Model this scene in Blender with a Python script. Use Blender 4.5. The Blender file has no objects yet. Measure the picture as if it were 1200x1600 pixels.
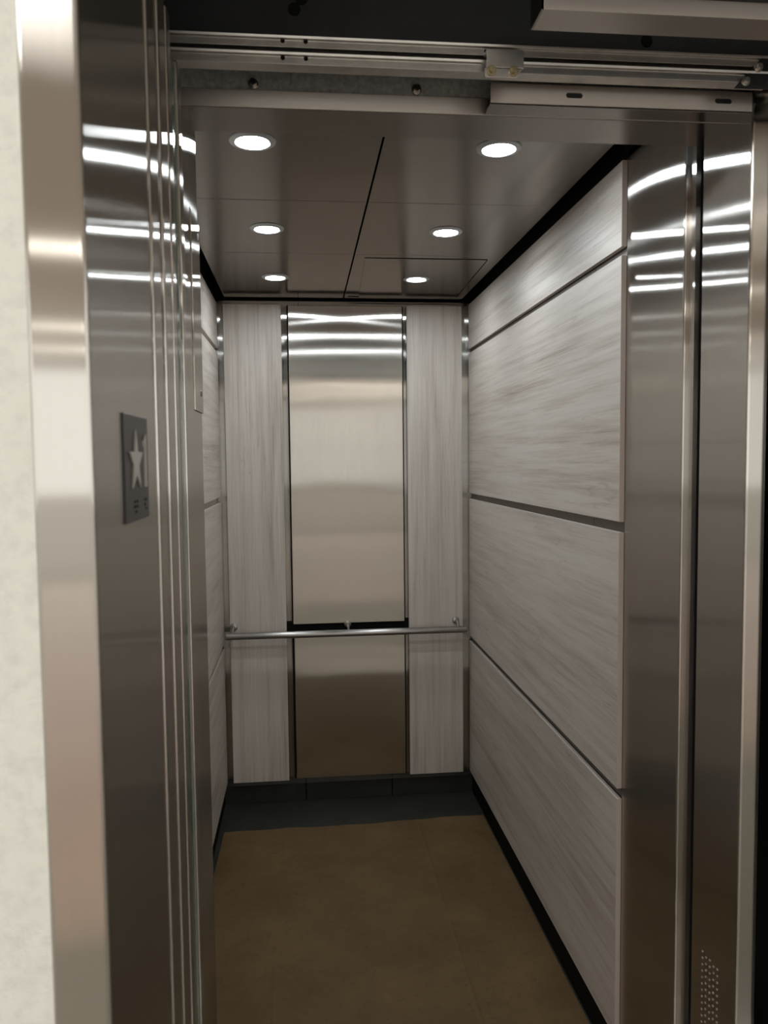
import bpy, bmesh, math, random
from mathutils import Vector, Matrix
random.seed(4)
S = bpy.context.scene
C = S.collection
H = 1.60            # camera height above the car floor; all z below are given relative to the camera

# ---------------------------------------------------------------- camera
cam_d = bpy.data.cameras.new('camera'); cam = bpy.data.objects.new('camera', cam_d); C.objects.link(cam)
R_ = Vector((0.99477868, -0.10154427, -0.01020474)); U_ = Vector((0.01672832, 0.06360111, 0.99783519)); F_ = Vector((0.10067541, 0.99279588, -0.06496769))
M = Matrix((R_, U_, -F_)).transposed().to_4x4(); M.translation = Vector((0, 0, H)); cam.matrix_world = M
cam_d.sensor_fit = 'VERTICAL'; cam_d.sensor_height = 36; cam_d.sensor_width = 27; cam_d.lens = 1245.9 / 1600 * 36
cam_d.clip_start = .02; cam_d.dof.use_dof = True; cam_d.dof.focus_distance = 2.6; cam_d.dof.aperture_fstop = 9
S.camera = cam

# ---------------------------------------------------------------- world, light, exposure
S.view_settings.view_transform = 'Standard'; S.view_settings.look = 'None'; S.view_settings.gamma = 1
S.view_settings.exposure = 0.32
SKY = 1.17; DOWN = 135.0; TUBE = 6.0; FILL = 16.0
w = bpy.data.worlds.new('sky'); S.world = w; w.use_nodes = True
wb = w.node_tree.nodes['Background']; wb.inputs[0].default_value = (1.0, .985, .93, 1); wb.inputs[1].default_value = SKY
try:
    S.cycles.use_denoising = True
    S.cycles.max_bounces = 12; S.cycles.glossy_bounces = 8; S.cycles.sample_clamp_indirect = 6
except Exception: pass

# ---------------------------------------------------------------- materials
def srgb(r, g, b):
    f = lambda c: (c/255/12.92) if c/255 <= .04045 else ((c/255+.055)/1.055)**2.4
    return (f(r), f(g), f(b), 1)
def new_mat(name):
    m = bpy.data.materials.new(name); m.use_nodes = True; nt = m.node_tree
    return m, nt, nt.nodes, nt.links, nt.nodes['Principled BSDF']
def coords(nt, scale, kind='Object'):
    tc = nt.nodes.new('ShaderNodeTexCoord'); mp = nt.nodes.new('ShaderNodeMapping'); mp.inputs['Scale'].default_value = scale
    nt.links.new(tc.outputs[kind], mp.inputs[0]); return mp.outputs[0]
def noise(nt, vec, scale, detail=4, rough=.5):
    n = nt.nodes.new('ShaderNodeTexNoise'); n.inputs['Scale'].default_value = scale; n.inputs['Detail'].default_value = detail; n.inputs['Roughness'].default_value = rough
    nt.links.new(vec, n.inputs['Vector']); return n.outputs[0]
def ramp(nt, fac, stops):
    r = nt.nodes.new('ShaderNodeValToRGB'); cr = r.color_ramp
    while len(cr.elements) < len(stops): cr.elements.new(.5)
    for e, (p, c) in zip(cr.elements, stops): e.position = p; e.color = c
    nt.links.new(fac, r.inputs[0]); return r.outputs[0]
def bump(nt, h, strength, dist, b):
    n = nt.nodes.new('ShaderNodeBump'); n.inputs['Strength'].default_value = strength; n.inputs['Distance'].default_value = dist
    nt.links.new(h, n.inputs['Height']); nt.links.new(n.outputs[0], b.inputs['Normal'])

GB = .05
def steel(name, col, along=.004, across=.28, axis=(0, 0, 1), wav=.25):
    """brushed stainless steel: grain runs along axis, so it scatters across the grain; along / across are the two roughness widths"""
    m, nt, N, L, b = new_mat(name)
    N.remove(b); out = [n for n in N if n.type == 'OUTPUT_MATERIAL'][0]
    b = N.new('ShaderNodeBsdfAnisotropic'); L.new(b.outputs[0], out.inputs[0])
    g = N.new('ShaderNodeNewGeometry'); x = N.new('ShaderNodeVectorMath'); x.operation = 'CROSS_PRODUCT'; x.inputs[1].default_value = axis
    L.new(g.outputs['Normal'], x.inputs[0]); L.new(x.outputs[0], b.inputs['Tangent'])
    al = math.sqrt(along*across); rr = math.sqrt(al); q = al/across
    b.inputs['Anisotropy'].default_value = -(1-q)
    fine = noise(nt, coords(nt, [260 if a == 0 else 6 for a in axis]), 1.0, 2)
    smear = noise(nt, coords(nt, (1, 1, .6)), 2.2, 3)
    mx = N.new('ShaderNodeMath'); mx.operation = 'MULTIPLY_ADD'; mx.inputs[1].default_value = rr*.25; mx.inputs[2].default_value = rr*.75
    L.new(fine, mx.inputs[0])
    m2 = N.new('ShaderNodeMath'); m2.operation = 'MULTIPLY_ADD'; m2.inputs[1].default_value = rr*.25; L.new(smear, m2.inputs[0]); L.new(mx.outputs[0], m2.inputs[2])
    L.new(m2.outputs[0], b.inputs['Roughness'])
    c = ramp(nt, smear, [(.3, (*[v*.93 for v in col[:3]], 1)), (.7, col)]); L.new(c, b.inputs['Color'])
    bump(nt, noise(nt, coords(nt, (.8, .8, 1.6)), 1.6, 1), wav, .01, b)
    return m

def wood(name, axis):
    m, nt, N, L, b = new_mat(name)
    def sc(along, across): return [along if i == axis else across for i in range(3)]
    tc = N.new('ShaderNodeTexCoord'); oi = N.new('ShaderNodeObjectInfo')
    off = N.new('ShaderNodeVectorMath'); off.operation = 'MULTIPLY_ADD'; off.inputs[1].default_value = (7, 7, 7)
    cx = N.new('ShaderNodeCombineXYZ')
    for i in range(3): L.new(oi.outputs['Random'], cx.inputs[i])
    L.new(cx.outputs[0], off.inputs[0]); L.new(tc.outputs['Object'], off.inputs[2])
    def mp(s):
        q = N.new('ShaderNodeMapping'); q.inputs['Scale'].default_value = s; L.new(off.outputs[0], q.inputs[0]); return q.outputs[0]
    broad = noise(nt, mp(sc(.45, 5.0)), 1.3, 5, .62)
    med = noise(nt, mp(sc(.9, 24)), 1.6, 6, .68)
    fib = noise(nt, mp(sc(2.0, 150)), 1.6, 3, .6)
    cloud = noise(nt, mp(sc(1.5, 3)), 1.4, 3)
    a = N.new('ShaderNodeMath'); a.operation = 'MULTIPLY_ADD'; a.inputs[1].default_value = .45; L.new(med, a.inputs[0])
    s0 = N.new('ShaderNodeMath'); s0.operation = 'MULTIPLY'; s0.inputs[1].default_value = .35; L.new(broad, s0.inputs[0]); L.new(s0.outputs[0], a.inputs[2])
    a2 = N.new('ShaderNodeMath'); a2.operation = 'MULTIPLY_ADD'; a2.inputs[1].default_value = .2; L.new(fib, a2.inputs[0]); L.new(a.outputs[0], a2.inputs[2])
    c = ramp(nt, a2.outputs[0], [(.36, srgb(156, 143, 131)), (.44, srgb(184, 173, 162)), (.52, srgb(200, 190, 180)), (.64, srgb(209, 201, 191))])
    # scattered darker cracks along the grain
    vein = noise(nt, mp(sc(.7, 11)), 2.0, 4, .55)
    cr = ramp(nt, vein, [(.0, (1, 1, 1, 1)), (.488, (1, 1, 1, 1)), (.5, (.80, .77, .74, 1)), (.512, (1, 1, 1, 1))])
    gate = ramp(nt, cloud, [(.5, (0, 0, 0, 1)), (.62, (1, 1, 1, 1))])
    mul = N.new('ShaderNodeMix'); mul.data_type = 'RGBA'; mul.blend_type = 'MULTIPLY'
    L.new(gate, mul.inputs[0]); L.new(c, mul.inputs[6]); L.new(cr, mul.inputs[7])
    L.new(mul.outputs[2], b.inputs['Base Color'])
    b.inputs['Roughness'].default_value = .42; b.inputs['Specular IOR Level'].default_value = .35
    bump(nt, med, .12, .002, b)
    return m
def plain(name, col, rough=.5, metal=0, n=None, spec=.5):
    m, nt, N, L, b = new_mat(name)
    b.inputs['Roughness'].default_value = rough; b.inputs['Metallic'].default_value = metal; b.inputs['Specular IOR Level'].default_value = spec
    if n:
        nz = noise(nt, coords(nt, (1, 1, 1)), n[0], 5, .6)
        L.new(ramp(nt, nz, [(.3, (*[v*n[1] for v in col[:3]], 1)), (.7, col)]), b.inputs['Base Color'])
    else: b.inputs['Base Color'].default_value = col
    return m
def lamp(name, col, s):
    m, nt, N, L, b = new_mat(name)
    b.inputs['Base Color'].default_value = (.8, .8, .8, 1); b.inputs['Emission Color'].default_value = col; b.inputs['Emission Strength'].default_value = s
    return m

SS = steel('brushed_steel', (.53, .505, .47, 1))
SSD = steel('groove_shade_steel', (.26, .24, .22, 1), .10, .25)  # wall steel with the shade of the panel grooves put into its colour
SSB = steel('back_panel_steel', (.76, .72, .665, 1), .005, .28, wav=.22)
SSP = steel('polished_brushed_steel', (.605, .575, .54, 1), across=.18, wav=.12)
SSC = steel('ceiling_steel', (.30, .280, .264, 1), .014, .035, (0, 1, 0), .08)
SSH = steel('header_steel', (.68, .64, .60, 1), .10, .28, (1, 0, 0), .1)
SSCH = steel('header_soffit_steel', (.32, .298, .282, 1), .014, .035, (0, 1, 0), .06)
GALV = plain('galvanised_steel', (.62, .67, .68, 1), .5, .1, (110, .55))
RAILM = plain('track_aluminium', (.60, .585, .56, 1), .34, 1, (30, .8))
BLACK = plain('black_painted_steel', (.018, .02, .024, 1), .5, .2, (12, .5))
DARK = plain('dark_shaft', (.012, .012, .012, 1), .9)
REVEAL = plain('black_reveal', (.006, .006, .006, 1), .8, spec=.1)
BOLT = plain('zinc_bolt', (.62, .60, .56, 1), .3, 1)
BRASS = plain('yellow_zinc_bolt', (.42, .36, .24, 1), .35, 1)
CHROME = plain('satin_chrome', (.40, .38, .36, 1), .35, 1)
SLATE = plain('slate_laminate', (.036, .036, .030, 1), .5, 0, (9, .7), spec=.2)
PLATE = plain('dark_grey_plate', (.045, .042, .046, 1), .4, .3)
TACT = plain('raised_light_metal', (.62, .61, .58, 1), .35, .6)
RUBBER = plain('green_black_glossy_strip', (.10, .16, .13, 1), .12, .1)
EDGE = plain('lit_edge_band', srgb(196, 182, 172), .5)  # pinkish band, paler colour stands in for outside light on the panel ends
RING = plain('downlight_ring', (.55, .57, .58, 1), .4, .4)
WOODY = wood('grey_oak_laminate_horizontal', 1); WOODZ = wood('grey_oak_laminate_vertical', 2)
LED = lamp('led_lens', (.86, .945, 1.0, 1), DOWN)
TUBEM = lamp('lobby_tube', (1, .96, .86, 1), TUBE)
WHITE = plain('white_ceiling_paint', (.78, .77, .74, 1), .8)

# stucco
STUCCO, nt, N, L, b = new_mat('white_stucco')
b.inputs['Roughness'].default_value = .9
n1 = noise(nt, coords(nt, (1, 1, 1)), 420, 4, .7); n2 = noise(nt, coords(nt, (1, 1, 1)), 75, 5, .65)
L.new(ramp(nt, n2, [(.3, srgb(216, 217, 211)), (.55, srgb(229, 229, 223))]), b.inputs['Base Color'])
ad = N.new('ShaderNodeMath'); ad.operation = 'ADD'; L.new(n1, ad.inputs[0]); L.new(n2, ad.inputs[1]); bump(nt, ad.outputs[0], .7, .0018, b)
# cardboard
CARD, nt, N, L, b = new_mat('brown_cardboard')
b.inputs['Roughness'].default_value = .62; b.inputs['Specular IOR Level'].default_value = .25
n1 = noise(nt, coords(nt, (1, 1, 1)), 3.2, 7, .68); n2 = noise(nt, coords(nt, (1, 1, 1)), 45, 3, .6)
c1 = ramp(nt, n1, [(.3, (.098, .060, .024, 1)), (.7, (.168, .106, .046, 1))]); c2 = ramp(nt, n2, [(.28, (.6, .6, .6, 1)), (.40, (1, 1, 1, 1))])
mm = N.new('ShaderNodeMix'); mm.data_type = 'RGBA'; mm.blend_type = 'MULTIPLY'; mm.inputs[0].default_value = .6; L.new(c1, mm.inputs[6]); L.new(c2, mm.inputs[7]); L.new(mm.outputs[2], b.inputs['Base Color'])
bump(nt, n1, .2, .01, b)
# lobby floor tiles: beige polished, grout lines
TILE, nt, N, L, b = new_mat('beige_polished_tile')
br = N.new('ShaderNodeTexBrick'); br.offset = 0; br.inputs['Scale'].default_value = 1; br.inputs['Brick Width'].default_value = .6; br.inputs['Row Height'].default_value = .6; br.inputs['Mortar Size'].default_value = .004
br.inputs['Color1'].default_value = srgb(205, 182, 168); br.inputs['Color2'].default_value = srgb(198, 175, 162); br.inputs['Mortar'].default_value = srgb(110, 100, 94)
L.new(coords(nt, (1, 1, 1)), br.inputs['Vector']); L.new(br.outputs[0], b.inputs['Base Color']); b.inputs['Roughness'].default_value = .25
GREYFLOOR = plain('grey_floor', srgb(158, 154, 144), .35, 0, (60, .75))  # plain mottled grey for the floor strip nearest the landing

# ---------------------------------------------------------------- helpers
def add_box(bm, x0, x1, y0, y1, z0, z1):
    v = [bm.verts.new((x, y, z+H)) for x in (x0, x1) for y in (y0, y1) for z in (z0, z1)]
    for f in ((0, 1, 3, 2), (4, 6, 7, 5), (0, 4, 5, 1), (2, 3, 7, 6), (0, 2, 6, 4), (1, 5, 7, 3)): bm.faces.new([v[i] for i in f])
    return v
def add_prism(bm, pts, z0, z1):     # outline in x,y run up z
    a = [bm.verts.new((x, y, z0+H)) for x, y in pts]; c = [bm.verts.new((x, y, z1+H)) for x, y in pts]; n = len(pts)
    bm.faces.new(a[::-1]); bm.faces.new(c)
    for i in range(n): bm.faces.new((a[i], a[(i+1) % n], c[(i+1) % n], c[i]))
def add_prism_x(bm, pts, x0, x1):   # outline in y,z run along x
    a = [bm.verts.new((x0, y, z+H)) for y, z in pts]; c = [bm.verts.new((x1, y, z+H)) for y, z in pts]; n = len(pts)
    bm.faces.new(a); bm.faces.new(c[::-1])
    for i in range(n): bm.faces.new((a[(i+1) % n], a[i], c[i], c[(i+1) % n]))
def add_prism_y(bm, pts, y0, y1):   # outline in x,z run along y
    a = [bm.verts.new((x, y0, z+H)) for x, z in pts]; c = [bm.verts.new((x, y1, z+H)) for x, z in pts]; n = len(pts)
    bm.faces.new(a[::-1]); bm.faces.new(c)
    for i in range(n): bm.faces.new((a[i], a[(i+1) % n], c[(i+1) % n], c[i]))
def add_cyl(bm, p0, p1, r, seg=32, r2=None):
    p0 = Vector(p0)+Vector((0, 0, H)); p1 = Vector(p1)+Vector((0, 0, H)); d = p1-p0
    m = Matrix.Translation((p0+p1)/2) @ d.to_track_quat('Z', 'Y').to_matrix().to_4x4()
    bmesh.ops.create_cone(bm, cap_ends=True, segments=seg, radius1=r, radius2=r if r2 is None else r2, depth=d.length, matrix=m)
def add_lathe(bm, c, axis, prof, seg=40):   # profile (r, t) about axis at c
    c = Vector(c)+Vector((0, 0, H)); q = Vector(axis).to_track_quat('Z', 'Y'); rings = []
    for r, t in prof:
        rings.append([bm.verts.new(c + q @ Vector((r*math.cos(2*math.pi*k/seg), r*math.sin(2*math.pi*k/seg), t))) for k in range(seg)])
    for a, d in zip(rings, rings[1:]):
        for k in range(seg): bm.faces.new((a[k], a[(k+1) % seg], d[(k+1) % seg], d[k]))
    return rings
def obj(name, bm, mat, parent=None, bevel=0, smooth=True, seg=3):
    bmesh.ops.recalc_face_normals(bm, faces=bm.faces)
    mn = Vector((1e9,)*3); mxx = Vector((-1e9,)*3)
    for v in bm.verts:
        for i in range(3): mn[i] = min(mn[i], v.co[i]); mxx[i] = max(mxx[i], v.co[i])
    o0 = Vector(((mn.x+mxx.x)/2, (mn.y+mxx.y)/2, mn.z))
    base = o0 if parent is None else Vector(parent.get('_w', (0, 0, 0)))
    for v in bm.verts: v.co -= o0
    me = bpy.data.meshes.new(name); bm.to_mesh(me); bm.free(); me.materials.append(mat)
    o = bpy.data.objects.new(name, me); C.objects.link(o); 
    if parent: o.parent = parent; o.location = o0-Vector(WP[parent.name])
    else: o.location = o0
    WP[o.name] = tuple(o0)
    if bevel:
        bv = o.modifiers.new('bevel', 'BEVEL'); bv.width = bevel; bv.segments = seg; bv.limit_method = 'ANGLE'; bv.angle_limit = math.radians(40); bv.harden_normals = True
    if smooth:
        for p in me.polygons: p.use_smooth = True
        if not bevel:
            try: me.set_sharp_from_angle(angle=math.radians(35))
            except Exception: pass
    return o
WP = {}
def tag(o, label, cat, group=None):
    o['label'] = label; o['category'] = cat
    if group: o['group'] = group
    return o
def thing(name, loc, label, cat, group=None):
    o = bpy.data.objects.new(name, None); C.objects.link(o); o.location = Vector(loc)+Vector((0, 0, H)); o.empty_display_size = .05
    WP[o.name] = tuple(o.location); return tag(o, label, cat, group)
def boxes(name, bs, mat, parent=None, bevel=0, **k):
    bm = bmesh.new()
    for q in bs: add_box(bm, *q)
    return obj(name, bm, mat, parent, bevel, **k)
def struct(o): o['kind'] = 'structure'; return o

FL = -H
# ---------------------------------------------------------------- car shell (structure)
XR, YB, YN = .773, 3.659, 1.888
LW = -.370
GX = .788                    # steel wall plane behind the right panels
struct(boxes('floor', [(-.42, .83, 1.36, 3.75, FL-.03, FL)], SLATE))
# back wall: three steel sheets with seams
bw = struct(boxes('wall_back', [(-.385, -.0093, 3.689, 3.72, -1.515, .722), (-.0067, .3997, 3.689, 3.72, -1.515, .722), (.4023, .80, 3.689, 3.72, -1.515, .722)], SS))
struct(boxes('wall_right', [(GX, .81, 1.89, 2.097, -1.50, .715), (GX, .81, 2.0995, 3.689, -1.50, .715)], SSD))
struct(boxes('wall_left', [(-.42, -.384, 1.80, 3.72, -1.50, .715)], SS))
struct(boxes('baseboard_back', [(-.39, -.0105, 3.692, 3.73, FL, -1.5), (-.0055, .3985, 3.692, 3.73, FL, -1.5), (.4035, .80, 3.692, 3.73, FL, -1.5)], SLATE))
struct(boxes('baseboard_right', [(.789, .81, 1.60, 3.692, FL, -1.5)], REVEAL))
struct(boxes('baseboard_left', [(-.42, -.386, 1.8, 3.692, FL, -1.5)], REVEAL))
# black void between the hung ceiling and the walls
struct(boxes('trim_1', [(.80, .83, 1.52, 3.74, .715, .95), (-.42, -.384, 1.52, 3.74, .715, .95), (-.42, .83, 3.70, 3.74, .722, .95), (-.42, .83, 1.52, 3.74, .95, .97)], REVEAL))
# hung ceiling: panels with fine joints
cy = [1.512, 2.308, 2.884, 3.672]; cxm = .196
cb = []
for j in range(3):
    for x0, x1 in ((-.335, cxm-.0025), (cxm+.0025, .738)):
        cb.append((x0, x1, cy[j]+(.0012 if j else 0), cy[j+1]-.0012, .731, .75))
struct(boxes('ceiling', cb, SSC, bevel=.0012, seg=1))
# car enclosure outside faces
struct(boxes('trim_2', [(.81, .84, 1.60, 3.75, FL, .97), (-.45, -.42, 1.40, 3.75, FL, .97), (-.45, .84, 3.74, 3.77, FL, .97)], DARK))

# right return, slot and front post
struct(boxes('trim_3', [(.785, .81, 1.592, 1.888, FL, .73)], SSP, bevel=.0055))
struct(boxes('trim_4', [(.796, .81, 1.568, 1.592, FL, .73)], SSP))
struct(boxes('trim_5', [(.806, .83, 1.527, 1.568, FL, .73)], REVEAL))
bm = bmesh.new(); add_prism(bm, [(.788, 1.354), (.822, 1.354), (.834, 1.37), (.834, 1.527), (.788, 1.527)], FL, .66)
post = tag(obj('return_column', bm, SSP, bevel=.0055), 'tall brushed steel entrance column at the right with small perforations low down', 'column')
# speaker perforations, small light dots low on the column
bm = bmesh.new()
for i in range(5):
    for j in range(22):
        y = 1.479 - i*.0145; z = -.998 - j*.0135 - (.0035 if i % 2 else 0)
        add_cyl(bm, (.7872, y, z), (.7885, y, z), .0022, 8)
pf = obj('perforation', bm, BOLT, post); pf['label'] = 'field of small bright perforations in the column'; pf['kind'] = 'stuff'

# left return with the control cover plate
lr = struct(boxes('trim_6', [(-.40, -.215, 1.354, 1.772, FL, .73)], SSP, bevel=.003))
cp = thing('control_cover', (-.215, 1.69, .10), 'flat steel cover plate with round key lock on the left return', 'cover plate')
boxes('cover_plate', [(-.2149, -.2115, 1.645, 1.7695, .1045, .505)], SSP, cp, bevel=.0008)
for z in (.145, .47):
    bm = bmesh.new(); add_cyl(bm, (-.2118, 1.735, z), (-.2095, 1.735, z), .0065, 20); lk = obj('key_lock', bm, CHROME, cp, bevel=.0005)
    boxes('key_slot', [(-.2096, -.2092, 1.7338, 1.7362, z-.004, z+.004)], REVEAL, lk)

# ---------------------------------------------------------------- wall panels
def wpanel(bx, mat, label, group, edge=None):
    x0, x1, y0, y1, z0, z1 = bx
    t = thing('wall_panel', ((x0+x1)/2, (y0+y1)/2, z0), label, 'wall panel', group)
    boxes('panel_face', [bx], mat, t, bevel=.0012, seg=2)
    if edge:
        e = boxes('edge_band', [edge], EDGE, t, bevel=.0008, seg=2); e['label'] = 'edge band along the near end, coloured paler for outside light'
    return t
G = 'grey wood-look panels of the right wall'
zs = [(.507, .710, 'topmost and narrowest, right under the ceiling'), (-.158, .487, 'second from the top, tallest of the four'), (-.831, -.184, 'third from the top, behind the rail end'), (-1.487, -.857, 'lowest, just above the floor')]
for z0, z1, s in zs:
    wpanel((XR, .786, YN+.0015, 3.672, z0, z1), WOODY, 'grey wood-look panel on the right wall, '+s, G, (XR-.0006, .7858, YN-.0008, YN+.0014, z0, z1))
G = 'grey wood-look panels of the left wall'
for z0, z1, s in zs:
    s = s.replace('behind the rail end', 'beside the rail end')
    wpanel((-.384, LW, 1.80, 3.672, z0, z1), WOODY, 'grey wood-look panel on the left wall, '+s, G)
G = 'tall grey wood-look panels of the back wall'
wpanel((-.342, -.0855, YB, 3.676, -1.4876, .7016), WOODZ, 'tall grey wood-look strip panel left of the steel centre', G)
wpanel((.4836, .7387, YB, 3.676, -1.4876, .7016), WOODZ, 'tall grey wood-look strip panel right of the steel centre', G)
G = 'steel centre panels of the back wall'
cu = tag(boxes('steel_panel', [(-.054, .462, YB, 3.676, -.752, .698)], SSB, bevel=.002), 'tall brushed steel centre panel above the handrail', 'wall panel', G)
tag(boxes('steel_panel', [(-.050, .462, YB, 3.676, -1.481, -.800)], SSB, bevel=.002), 'brushed steel centre panel below the handrail', 'wall panel', G)
# black strips standing in for the dark gaps around the centre panels
struct(boxes('trim_7', [(-.060, -.0525, 3.664, 3.689, -1.48, .698), (.4605, .467, 3.664, 3.689, -1.48, .698), (-.085, .484, 3.67, 3.689, -.815, -.745)], REVEAL))

# ---------------------------------------------------------------- handrail
hr = thing('handrail', (.19, 3.60, -.80), 'round brushed steel handrail across the back wall', 'handrail')
bm = bmesh.new(); add_cyl(bm, (-.357, 3.60, -.787), (.745, 3.60, -.787), .0155, 40); obj('rail_bar', bm, steel('rail_steel', (.34, .32, .30, 1), .04, .2, (1, 0, 0), 0), hr, bevel=.003)
for x in (-.325, .196, .705):
    bm = bmesh.new()
    pts = [Vector((x, 3.60, -.775)), Vector((x, 3.603, -.762)), Vector((x, 3.615, -.755)), Vector((x, 3.6565, -.755))]
    for a, d in zip(pts, pts[1:]): add_cyl(bm, a, d, .006, 16)
    for p in pts[1:3]: bmesh.ops.create_uvsphere(bm, u_segments=12, v_segments=8, radius=.006, matrix=Matrix.Translation(p+Vector((0, 0, H))))
    br_ = obj('bracket', bm, CHROME, hr)
    bm = bmesh.new(); yb = 3.6575
    add_lathe(bm, (x, yb, -.755), (0, -1, 0), [(0.0001, .005), (.012, .005), (.016, .003), (.017, 0), (.0001, .0004)], 28); obj('rosette', bm, CHROME, br_)

# ---------------------------------------------------------------- cardboard floor protection
bm = bmesh.new(); nx, ny = 240, 60; grid = []
x0, x1, y0, y1 = -.365, .782, 1.40, 3.43
for j in range(ny+1):
    row = []
    for i in range(nx+1):
        u, v = i/nx, j/ny; x = x0+(x1-x0)*u; y = y0+(y1-y0)*v
        if j == ny: y += -.035*(1-u)+.004*math.sin(9*u)+.003*math.sin(31*u)
        if i == 0: x += .004*math.sin(7*v)
        z = .003 + .0008*math.sin(6*x+3*y)+.0006*math.sin(11*y-4*x)
        for xc, am in ((-.10+.012*math.sin(2*y), .0016), (.481, .0022)): z += am*math.exp(-((x-xc)/.005)**2)
        row.append(bm.verts.new((x, y, z)))
    grid.append(row)
for j in range(ny):
    for i in range(nx): bm.faces.new((grid[j][i], grid[j][i+1], grid[j+1][i+1], grid[j+1][i]))
ext = bmesh.ops.extrude_face_region(bm, geom=bm.faces[:])
for e in ext['geom']:
    if isinstance(e, bmesh.types.BMVert): e.co.z -= .0025 if e.co.z > .0028 else 0.0022
tag(obj('cardboard_sheet', bm, CARD), 'worn brown cardboard protection sheet covering the car floor', 'cardboard')

# ---------------------------------------------------------------- downlights
DL = [(-.1015, 1.893, 'front left'), (.4730, 1.893, 'front right'), (-.0990, 2.583, 'middle left'), (.4710, 2.583, 'middle right'), (-.0955, 3.252, 'rear left'), (.4715, 3.252, 'rear right')]
def downlight(x, y, lab):
    t = thing('downlight', (x, y, .731), f'round recessed ceiling downlight, cool white and lit, {lab} of the six', 'ceiling light', 'round downlights in the car ceiling')
    bm = bmesh.new(); add_lathe(bm, (x, y, .731), (0, 0, -1), [(.0535, 0), (.0525, .003), (.049, .005), (.040, .0055), (.0375, .003), (.037, 0)], 56); obj('trim_ring', bm, RING, t)
    bm = bmesh.new(); add_lathe(bm, (x, y, .731), (0, 0, -1), [(.0373, 0), (.0365, .0026), (.0001, .0032)], 48); obj('lens', bm, LED, t)
    return t
d0 = downlight(*DL[0])
for x, y, lab in DL[1:]:
    r = d0.copy(); C.objects.link(r); r.location = Vector((x, y, .731+H)); r['label'] = f'round recessed ceiling downlight, cool white and lit, {lab} of the six'
    for ch in list(d0.children):
        c = ch.copy(); C.objects.link(c); c.parent = r
# ceiling escape hatch
ht = thing('ceiling_hatch', (.48, 3.27, .731), 'rectangular escape hatch panel in the rear right of the ceiling', 'hatch')
bm = bmesh.new()
add_prism(bm, [(.237, 2.931), (.686, 2.931), (.700, 3.612), (.262, 3.612)], .7285, .7308); obj('hatch_panel', bm, SSC, ht, bevel=.0008, seg=2)
boxes('hatch_lip', [(.215, .69, 3.6125, 3.6165, .7290, .7308)], REVEAL, ht)
bm = bmesh.new(); add_prism(bm, [(.6875, 2.931), (.6895, 2.931), (.7035, 3.612), (.7015, 3.612)], .7282, .7308); obj('hatch_gap', bm, REVEAL, ht)

# ---------------------------------------------------------------- header and door gear above the opening
hd = thing('door_header', (.3, 1.45, .597), 'long brushed steel door header spanning over the car opening', 'door header')
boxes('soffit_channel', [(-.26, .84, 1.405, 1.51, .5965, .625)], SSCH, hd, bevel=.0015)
boxes('front_lip', [(-.26, .84, 1.4015, 1.4045, .5965, .625)], SSH, hd, bevel=.0008)
boxes('galvanised_channel', [(-.26, .84, 1.412, 1.50, .6255, .72)], GALV, hd, bevel=.002)['label'] = 'mottled grey galvanised channel'
for x in (-.072, .207):
    bm = bmesh.new(); z = .638
    add_cyl(bm, (x, 1.412, z), (x, 1.408, z), .0085, 24); add_cyl(bm, (x, 1.408, z), (x, 1.400, z), .0065, 6)
    obj('bolt', bm, BOLT, hd, bevel=.0006)
boxes('clip', [(-.008, .018, 1.408, 1.412, .640, .662)], GALV, hd, bevel=.0008)

sb = thing('slotted_bracket', (.6, 1.36, .598), 'slotted steel angle bracket under the tracks, upper right', 'bracket')
def slotted(bm, x0, x1, y0, y1, z0, z1, slots):
    # face with round-ended slot cut-outs built as strips between outline and slots
    xs = x0; zc = (z0+z1)/2
    for (a, d, hh) in slots + [(x1, x1, 0)]:
        add_box(bm, xs, a-(hh if hh else 0)-.0, y0, y1, z0, z1)
        if hh:
            n = 8
            def arc(sign, cxx): return [(cxx+sign*hh*math.cos(t), hh*math.sin(t)) for t in [math.pi/2*k/n for k in range(n+1)]]
            L_, Rr = a-hh, d+hh
            for up in (1, -1):
                zo = z1 if up > 0 else z0
                pts = [(L_, zc)] + [(a-hh*math.cos(math.pi/2*k/n), zc+up*hh*math.sin(math.pi/2*k/n)) for k in range(1, n+1)] + [(d+hh*math.cos(math.pi/2*k/n), zc+up*hh*math.sin(math.pi/2*k/n)) for k in range(n, -1, -1)] + [(Rr, zo), (L_, zo)]
                pts = [p for k, p in enumerate(pts) if k == 0 or (abs(p[0]-pts[k-1][0])+abs(p[1]-pts[k-1][1])) > 1e-6]
                if up < 0: pts = pts[::-1]
                add_prism_y(bm, pts, y0, y1)
        xs = d+hh
bm = bmesh.new(); slotted(bm, .325, .88, 1.357, 1.360, .5985, .631, [(.460, .480, .0045), (.725, .747, .0045)])
obj('slotted_face', bm, SSH, sb, smooth=False)
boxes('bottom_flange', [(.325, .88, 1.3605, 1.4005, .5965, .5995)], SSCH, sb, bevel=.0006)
boxes('backing', [(.40, .80, 1.3605, 1.366, .600, .629)], BLACK, sb)

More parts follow.
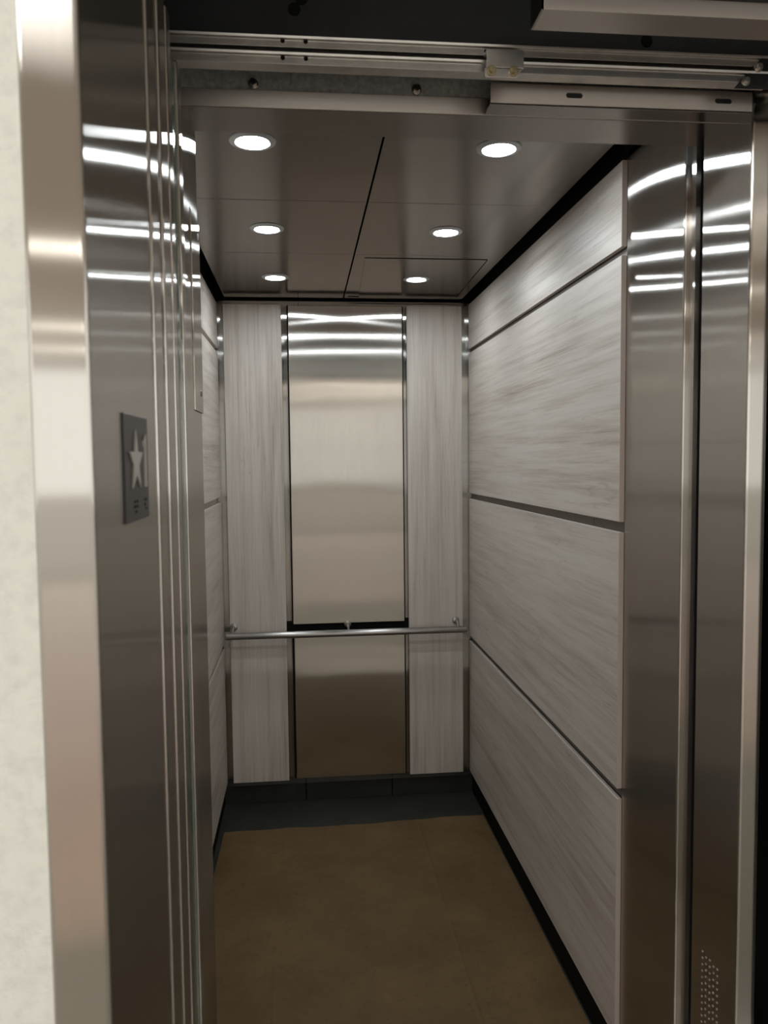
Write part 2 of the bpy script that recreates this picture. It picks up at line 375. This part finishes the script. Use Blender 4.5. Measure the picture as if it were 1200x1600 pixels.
def track(y0, z0, z1, x1, label):
    t = thing('door_track', (.3, y0, z0), label, 'door track', 'long door tracks above the opening')
    bm = bmesh.new(); d = .030
    add_prism_x(bm, [(y0+d, z0), (y0+.004, z0), (y0+.004, z1-.006), (y0, z1-.005), (y0-.001, z1-.001), (y0+.004, z1), (y0+d, z1)], -.28, x1)
    obj('rail', bm, RAILM, t, bevel=.0006, seg=2)
    return t
t1 = track(1.30, .648, .665, .92, 'upper metal door track with a bright rounded lip, highest of the two')
t2 = track(1.30, .622, .640, .79, 'lower metal door track with a bright rounded lip, just under the upper track')
for t, z in ((t1, .6545), (t2, .6285)):
    for x in (-.020, .016):
        bm = bmesh.new(); add_cyl(bm, (x, 1.3035, z+.003), (x, 1.3042, z+.003), .0035, 14); h = obj('screw_hole', bm, REVEAL, t)
for x in (.305, .343):
    bm = bmesh.new(); add_cyl(bm, (x, 1.3035, .6545), (x, 1.3042, .6545), .0035, 14); obj('screw_hole', bm, REVEAL, t1)
cb_ = thing('track_bracket', (.33, 1.28, .60), 'small bolted joint bracket clamped on the lower door track', 'bracket')
bm = bmesh.new(); add_box(bm, .300, .360, 1.278, 1.283, .6175, .646); add_prism_y(bm, [(.297, .602), (.348, .602), (.357, .617), (.297, .617)], 1.278, 1.283); add_box(bm, .300, .360, 1.283, 1.30, .642, .646)
obj('plate', bm, RAILM, cb_, bevel=.001)
for x in (.307, .343):
    bm = bmesh.new(); add_cyl(bm, (x, 1.278, .612), (x, 1.275, .612), .008, 20); add_cyl(bm, (x, 1.275, .612), (x, 1.269, .612), .0055, 6); obj('bolt', bm, BRASS, cb_, bevel=.0005)
rb = thing('corner_bracket', (.76, 1.31, .61), 'dark slanted bracket with bolts where the tracks end, far right', 'bracket')
bm = bmesh.new(); add_prism_y(bm, [(.725, .612), (.83, .612), (.83, .668), (.778, .668)], 1.30, 1.306); obj('plate', bm, BLACK, rb, bevel=.001)
for x, z in ((.742, .621), (.764, .644), (.790, .622)):
    bm = bmesh.new(); add_cyl(bm, (x, 1.30, z), (x, 1.297, z), .0075, 20); add_cyl(bm, (x, 1.297, z), (x, 1.291, z), .005, 6); obj('bolt', bm, BOLT, rb, bevel=.0005)
hb = thing('hanger_beam', (.3, 1.345, .62), 'black painted steel beam above and behind the door tracks', 'beam')
boxes('beam_plate', [(-.30, 1.0, 1.338, 1.36, .666, .95), (-.30, 1.0, 1.336, 1.345, .637, .666)], BLACK, hb, bevel=.001)
for x, z in ((.011, .741), (-.001, .724), (.592, .724), (.588, .699)):
    bm = bmesh.new(); add_cyl(bm, (x, 1.338, z), (x, 1.3355, z), .010, 20); obj('plug', bm, REVEAL, hb, bevel=.0006)
tr_ = thing('hanger_cover', (.55, 1.15, .62), 'steel cover profile with folded lip at the top right edge', 'cover')
bm = bmesh.new(); add_prism_x(bm, [(1.150, .640), (1.200, .640), (1.200, .655), (1.203, .655), (1.203, .637), (1.147, .637), (1.147, .70), (1.150, .70)], .352, .93)
obj('profile', bm, SSH, tr_, bevel=.0006)
boxes('end_plate', [(.349, .352, 1.147, 1.203, .637, .70)], SSCH, tr_)
boxes('upper_flange', [(.352, .93, 1.10, 1.146, .66, .664)], BLACK, tr_)

# ---------------------------------------------------------------- door leaves stacked on the left
def leaf(name, n, x, y0, y1, z1, width, mat, bev=.0035):
    o = boxes(name, [(x-width, x, y0, y1, FL+.01, z1)], mat, bevel=bev, seg=4)
    return struct(o)
leaf('door_1', 1, -.1559, .895, .940, .64, .42, SSP)
leaf('door_2', 2, -.1597, .992, 1.040, .64, .42, SSP)
leaf('door_3', 3, -.1680, 1.11, 1.138, .60, .44, SSP, .003)
leaf('door_4', 4, -.1755, 1.252, 1.285, .598, .44, SSP, .003)
tag(boxes('light_curtain', [(-.20, -.1793, 1.215, 1.2505, FL+.02, .585)], RUBBER, bevel=.002), 'thin greenish black glossy sensor strip along the folded car door edge', 'door sensor')
struct(boxes('trim_8', [(-.60, -.19, .945, .988, FL+.01, .64), (-.60, -.20, 1.045, 1.125, FL+.01, .60)], DARK))

# ---------------------------------------------------------------- landing frame
bm = bmesh.new(); add_prism(bm, [(-.193, .594), (-.150, .594), (-.150, .842), (-.175, .842), (-.175, .63), (-.193, .63)], FL, .95)
struct(obj('trim_9', bm, SSP, bevel=.0045, seg=5))
bm = bmesh.new(); add_prism(bm, [(1.343, .594), (1.30, .594), (1.30, .842), (1.325, .842), (1.325, .63), (1.343, .63)], FL, .95)
struct(obj('trim_10', bm, SSP, bevel=.0045, seg=5))
struct(boxes('trim_11', [(-.193, 1.343, .594, .842, .95, .993)], SSP, bevel=.003))
struct(boxes('wall_front', [(-6, -.193, .600, .86, FL, 1.4), (1.343, 6, .600, .86, FL, 1.4), (-.193, 1.343, .600, .86, .993, 1.4)], STUCCO))
struct(boxes('trim_12', [(-.20, 1.34, .60, .90, FL-.03, FL), (-.20, .83, .92, 1.34, FL-.03, FL)], RAILM))
struct(boxes('wall_shaft', [(-1.3, -1.27, .87, 4.2, -2, 1.4), (1.5, 1.53, .87, 4.2, -2, 1.4), (-1.3, 1.5, 4.17, 4.2, -2, 1.4), (-1.3, 1.5, .87, 4.2, 1.4, 1.43), (-1.3, 1.5, .9, 4.2, -2.03, -2.0)], DARK))

# floor designation plate: star, numeral 1, braille
fp = thing('floor_plate', (-.15, .747, -.052), 'dark grey floor plate with a raised star and 1 on the left jamb', 'sign')
boxes('plate', [(-.1498, -.1478, .686, .7885, -.052, .042)], PLATE, fp, bevel=.0008)
def xplate(bm, pts, x0=-.1479, x1=-.1462):   # outline (y,z) on the plate
    add_prism_x(bm, pts, x0, x1)
cy_, cz_ = .7285, .0005; R1, R2 = .0285, .0112
pts = []
for k in range(10):
    a = math.pi/2 + k*math.pi/5; r = R1 if k % 2 == 0 else R2
    pts.append((cy_ - r*1.02*math.cos(a), cz_ + r*math.sin(a)))
bm = bmesh.new(); xplate(bm, pts); st = obj('star', bm, TACT, fp, bevel=.0003, smooth=False); st['label'] = 'raised light five-pointed star'
bm = bmesh.new(); xplate(bm, [(0.7683, -.0225), (0.7730, -.0225), (0.7730, .0265), (0.7695, .0265), (0.7640, .0205), (0.7640, .0150), (0.7683, .0185)]); nm = obj('numeral', bm, TACT, fp, smooth=False); nm['label'] = 'raised numeral 1'
for y, z in [(0.7215, -.0345), (0.7215, -.0390), (0.7270, -.0435), (0.7325, -.0345), (0.7325, -.039), (0.7665, -.0345), (0.7720, -.0345), (0.7665, -.039), (0.7720, -.043)]:
    bm = bmesh.new(); add_cyl(bm, (-.1479, y, z), (-.1470, y, z), .0012, 10); obj('braille_dot', bm, BLACK, fp)

# ---------------------------------------------------------------- landing lobby behind the camera
struct(boxes('floor', [(-5, 5, -1.5, .6, FL-.05, FL)], GREYFLOOR))
struct(boxes('floor', [(-5, 5, -10, -1.5, FL-.05, FL)], TILE))
struct(boxes('ceiling', [(-5, 5, -10, .6, 1.35, 1.4)], WHITE))
for k, x in enumerate((-4.9, 4.9)):
    for y in (-9.8, -5.2, -.6):
        tag(boxes('column', [(x-.15, x+.15, y-.15, y+.15, FL, 1.35)], STUCCO), 'square white column of the landing gallery behind the camera', 'column', 'gallery columns')
struct(boxes('trim_13', [(-5, 5, -10.1, -10, 1.25, 1.4)], STUCCO))
struct(boxes('ground', [(-30, 30, -40, -10.0, FL-.05, FL-.01), (-30, -5, -10, .86, FL-.05, FL-.01), (5, 30, -10, .86, FL-.05, FL-.01)], plain('pale_paving', (.45, .43, .39, 1), .8)))
for y in (-4.0, -7.0, -8.6):
    t = thing('tube_light', (0, y, 1.30), 'long ceiling tube light in the lobby behind the camera', 'ceiling light', 'lobby tube lights')
    boxes('housing', [(-1.8, 1.8, y-.05, y+.05, 1.315, 1.35)], WHITE, t)
    boxes('tube', [(-1.75, 1.75, y-.035, y+.035, 1.285, 1.314)], TUBEM, t)

FILLM = lamp('added_fill', (1, .98, .93, 1), FILL)  # added fill light, no known lamp; brightens the stucco and door header
t = thing('fill_light', (-1.3, -.7, 1.32), 'unseen fill panel added above the lobby to brighten the landing wall', 'ceiling light')
boxes('housing', [(-2.05, -.55, -1.05, -.35, 1.325, 1.35)], WHITE, t)
boxes('fill_emitter', [(-2.0, -.6, -1.0, -.4, 1.315, 1.3245)], FILLM, t)
